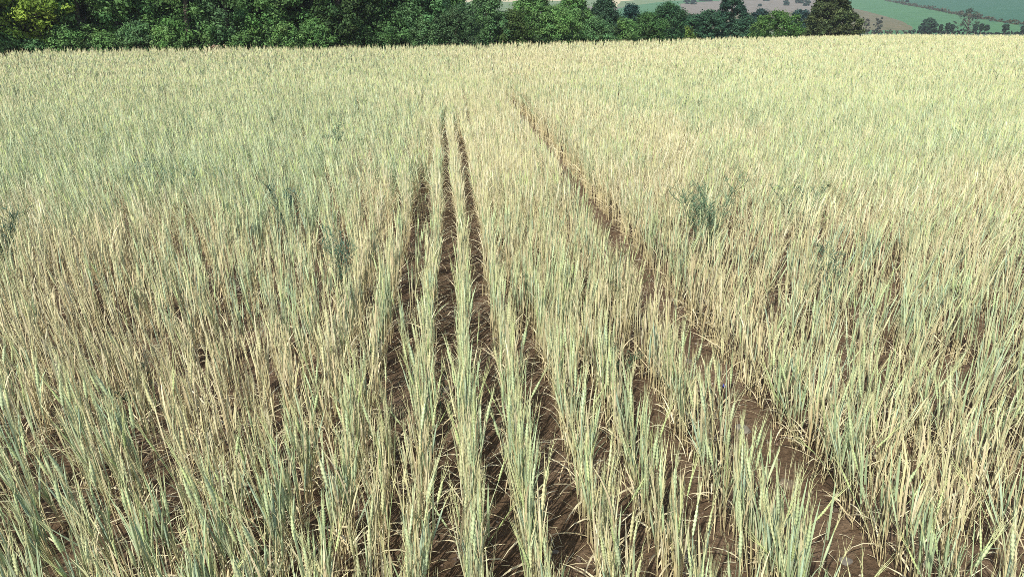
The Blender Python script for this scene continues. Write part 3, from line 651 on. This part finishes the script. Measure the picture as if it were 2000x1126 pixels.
# shrubs and trees of the middle part, where the hillside shows above
MG = 'trees and bushes along the middle of the far edge'
for q in [  # px, back, top row, half width px, colour, shape, label, leaf
    (890, 1.2, 22, 52, (.075, .14, .06), 'dome', 'pale soft willow-like bush in the middle of the tree line', .10),
    (880, 3.6, -30, 40, md, 'tall', 'slim-trunked tree behind the pale willow-like bush', .12),
    (950, 2.8, -14, 44, bl, 'tall', 'loose bluish green tree right of the pale willow-like bush', .12),
    (1000, 1.5, 30, 36, (.07, .12, .035), 'dome', 'dark olive bush with yellowish tufts in the tree line', .11),
    (1040, 2.6, -30, 42, md, 'tall', 'tallest mid green tree of the middle, with light gaps at its top', .12),
    (1085, 1.4, 22, 46, lt, 'dome', 'light green rounded bush in the middle of the tree line', .11),
    (1120, 3.0, -8, 42, md, 'tall', 'loose-topped green tree just left of the first hillside gap', .12),
    (1180, 2.4, 6, 42, (.045, .095, .05), 'tall', 'greyish green tree with forked top below the tan hillside strip', .12),
    (1165, .8, 46, 40, bl, 'dome', 'low bluish bush in front of the forked grey-green tree', .11),
    (1215, 1.0, 46, 34, md, 'dome', 'low green bush right of the forked grey-green tree', .11),
    (1232, 3.5, 18, 22, (.025, .065, .055), 'dome', 'small dark blue-green bush beneath the tan hillside strip', .12),
    (1268, 1.2, 34, 42, (.075, .16, .05), 'dome', 'bright green round bush right of the small blue-green bush', .11),
    (1305, 3.2, 13, 32, (.05, .12, .05), 'dome', 'tall dark domed bush right of the bright green round bush', .12),
]:
    px_, bk, ty_, hw, c, sh, lab, lf = q
    x, y, z = edge_point(px_, bk); d = math.hypot(x, y); h = hgt_at(ty_, d)+.15; r = hw/FPX*d*.95
    tree('bush' if sh == 'dome' else 'broadleaf_tree', lab, 'bush' if sh == 'dome' else 'tree', (x, y, z), h, r, r*.9, c, n=int(40+34*h*r), per=120, leaf=lf, clump=.40 if sh == 'tall' else .42, z0=.1, shape=sh, trunk=.07, group=MG)
for q in [  # farther, hazy dark trees
    (1345, 16, 30, 34, (.05, .12, .06), 'dome', 'dark teal bush behind, left of the tall dark column tree'),
    (1385, 14, 24, 34, (.05, .115, .06), 'dome', 'dark teal bush touching the tall dark column tree'),
    (1428, 17, -60, 30, (.035, .085, .05), 'column', 'tall dark column-shaped tree rising out of the picture'),
    (1458, 14, 36, 30, (.055, .12, .065), 'dome', 'dark blue-green bush between the column tree and the light green bush'),
    (1484, 20, 21, 22, (.04, .085, .075), 'dome', 'hazy blue-green bush behind the left side of the light green bush'),
    (1566, 22, 22, 26, (.045, .09, .08), 'dome', 'hazy blue-green bush between the light green bush and the conifer'),
    (1342, 5, 56, 13, (.11, .17, .035), 'dome', 'small yellow-green bush at the foot of the dark teal bushes'),
]:
    px_, bk, ty_, hw, c, sh, lab = q
    x, y, z = edge_point(px_, bk if bk < 6 else bk*.75); d = math.hypot(x, y); h = hgt_at(ty_, d); r = hw/FPX*d*.95
    tree('column_tree' if sh == 'column' else 'bush', lab, 'tree' if sh == 'column' else 'bush', (x, y, z-.05), h, r, r*.9, c, n=int(60+26*h*r), per=110, leaf=.17, clump=.36, z0=.1, shape=sh, trunk=.09, group=MG)
x, y, z = edge_point(1522, 1.5); d = math.hypot(x, y)
tree('bush', 'light green rounded bush beside the dark conifer', 'bush', (x, y, z), hgt_at(25, d), 52/FPX*d, 1.7, (.095, .19, .05), n=190, per=70, leaf=.13, clump=.34, z0=.05, shape='dome', trunk=.06, limbs=10)
x, y, z = edge_point(1622, 1.6); d = math.hypot(x, y)
tree('conifer', 'brownish green dense conifer at the field edge, the one tall tree on the right', 'tree', (x, y, z), 6.2, 52/FPX*d*.86, 1.8, (.085, .115, .045), n=900, per=90, leaf=.23, clump=.36, z0=.05, shape='cone', trunk=.13, needle=True, jitter=.3)

# ------------------------------------------------------------------ things beyond, on the right
RG = 'small round trees along the pale road'
for px_, w_, top_, lab in [(1841, 4, 48, 'leftmost of the small round trees by the road'), (1854, 5, 46, 'second small round tree from the left by the road, leaning'), (1864, 5, 48, 'third small round tree by the road, left of the spreading tree'),
                     (1909, 5, 46.5, 'small round tree just right of the spreading tree'), (1920, 5, 46.5, 'small round tree with pale trunk, second right of the spreading tree'),
                     (1931, 5, 48, 'smallest round tree, third right of the spreading tree'), (1968, 9, 48, 'largest round tree by the road, near the right picture edge'), (2003, 8, 50, 'round tree cut by the right picture edge')]:
    x, y, z = on_terrain(px_, 242); h = hgt_at(top_, 242)-z; r = w_/FPX*242/2*1.05
    tree('round_tree', lab, 'tree', (x, y, z), h, r, r, (.028, .06, .03), n=30, per=90, leaf=.28, clump=.38, z0=h*.42, shape='ball', trunk=.09, limbs=3, group=RG)
x, y, z = on_terrain(1816, 243); tree('bush', 'big round dark bush left of the small road trees', 'bush', (x, y, z), hgt_at(37, 243)-z, 2.2, 2.0, (.035, .08, .045), n=110, per=110, leaf=.32, clump=.5, z0=.1, shape='dome', trunk=.12)
x, y, z = on_terrain(1894, 246); tree('spreading_tree', 'thin-leaved spreading tree among the small road trees', 'tree', (x, y, z), hgt_at(20, 246)-z, 2.9, 2.4, (.06, .085, .05), n=70, per=22, leaf=.32, clump=.6, z0=.9, shape='dome', trunk=.16, limbs=22)
x, y, z = on_terrain(1715, 243); tree('bush', 'grey leaning bush on the brown slope right of the conifer', 'bush', (x, y, z), hgt_at(35, 243)-z, .95, .9, (.075, .085, .065), n=40, per=40, leaf=.28, clump=.4, z0=.1, shape='ball', trunk=.1, lean=(.12, 0))
x, y, z = on_terrain(1695, 246); tree('bush', 'low grey bush left of the leaning bush on the brown slope', 'bush', (x, y, z), hgt_at(38, 246)-z, .9, .9, (.08, .085, .06), n=36, per=36, leaf=.28, clump=.4, z0=.1, shape='dome', trunk=.07)
def hedge(label, pts, h, w, col, dens, leaf, cl):
    pts = np.array(pts, float); seg = np.linalg.norm(np.diff(pts, axis=0), axis=1); s = np.r_[0, np.cumsum(seg)]; n = int(s[-1]*dens)
    q = rng.uniform(0, s[-1], n); C = np.stack([np.interp(q, s, pts[:, a]) for a in range(3)], -1); C[:, :2] += rng.normal(0, w*.4, (n, 2)); C[:, 2] += rng.uniform(.1, 1, n)*h*(.75+.35*np.sin(q*.21)+.2*np.sin(q*.6))
    m = MB(); leaf_cloud(m, C, np.full(n, cl), 26, leaf, col, .3); return tag(m.build('hedge', M_leaf), label, 'hedge')
hedge('low dark hedge behind the small round trees along the road', [on_terrain(p, 250) for p in range(1780, 2120, 20)], 1.0, 1.2, (.022, .04, .024), 6, .35, .4)
hedge('reddish brown scrubby strip at the foot of the brown slope', [on_terrain(p, 248) for p in range(1660, 1790, 10)], .9, 1.5, (.10, .085, .055), 4, .3, .4)
hedge('rough brown hedge climbing between the two green fields', [hill_point(a, b) for a, b in [(1690, -7), (1730, 2), (1765, 9), (1810, 17), (1850, 25), (1890, 32), (1930, 40), (1970, 46), (2010, 52), (2060, 55)]], 1.3, 1.6, (.10, .10, .055), 1.5, .45, .6)
HG = 'dark bushes scattered over the hillside'
for px_, py_, w_, h_, lab in [(1535, 11, 9, 10, 'dark bush on the grey slope above the light green bush'), (1562, 7, 14, 9, 'wider dark bush left of the conifer on the grey slope'), (1576, 12, 10, 13, 'dark bush on the grey slope touching the conifer'),
                         (1342, 8, 10, 14, 'dark bush on the green strip left of the column tree'), (1354, 9, 10, 9, 'lower dark bush next to the dark bush on the green strip'), (1484, 13, 5, 4, 'tiny dark bush on the grey slope right of the column tree'),
                         (1497, 2, 12, 5, 'flat dark bush at the picture top right of the column tree'), (1771, 5, 5, 9, 'small dark tree at the picture top beside the hillside hedge'), (1378, 3, 24, 5, 'long low dark bush at the picture top left of the column tree')]:
    p = hill_point(px_, py_); d = math.hypot(p[0], p[1]); r = w_/FPX*d/2
    tree('bush', lab, 'bush', tuple(float(v) for v in p-np.array([0, 0, .1])), h_/FPX*d, r, r*.8, (.035, .08, .05), n=40, per=90, leaf=.5, clump=.22*r+.3, z0=.1, shape='dome', trunk=.12, limbs=3, group=HG)
hedge('pale dry grass tuft in front of the wood on the left', [edge_point(px_, .3) for px_ in (365, 385, 410, 425)], .55, .3, (.34, .28, .18), 30, .10, .14)
hedge('rank green undergrowth along the foot of the wood', [edge_point(px_, .5) for px_ in range(-400, 1480, 60)], .65, .35, (.06, .11, .04), 13, .12, .2)['category'] = 'undergrowth'

# ------------------------------------------------------------------ air
mz, nt, N, L = new_mat('haze_air'); out = N('ShaderNodeOutputMaterial'); pv = N('ShaderNodeVolumePrincipled')
pv.inputs['Color'].default_value = (.84, .90, .93, 1); pv.inputs['Density'].default_value = .00045; pv.inputs['Anisotropy'].default_value = .2
L(pv.outputs[0], out.inputs['Volume'])
mb = MB(); V = np.array([(x, y, z) for z in (-6, 95) for x, y in ((-1700, -100), (1700, -100), (1700, 1700), (-1700, 1700))], float)
mb.add(V, [(3, 2, 1, 0), (4, 5, 6, 7), (0, 1, 5, 4), (1, 2, 6, 5), (2, 3, 7, 6), (3, 0, 4, 7)], (.8, .8, .8))
tag(mb.build('haze', mz), 'thin pale air between the field and the far hillside', 'haze', kind='stuff')
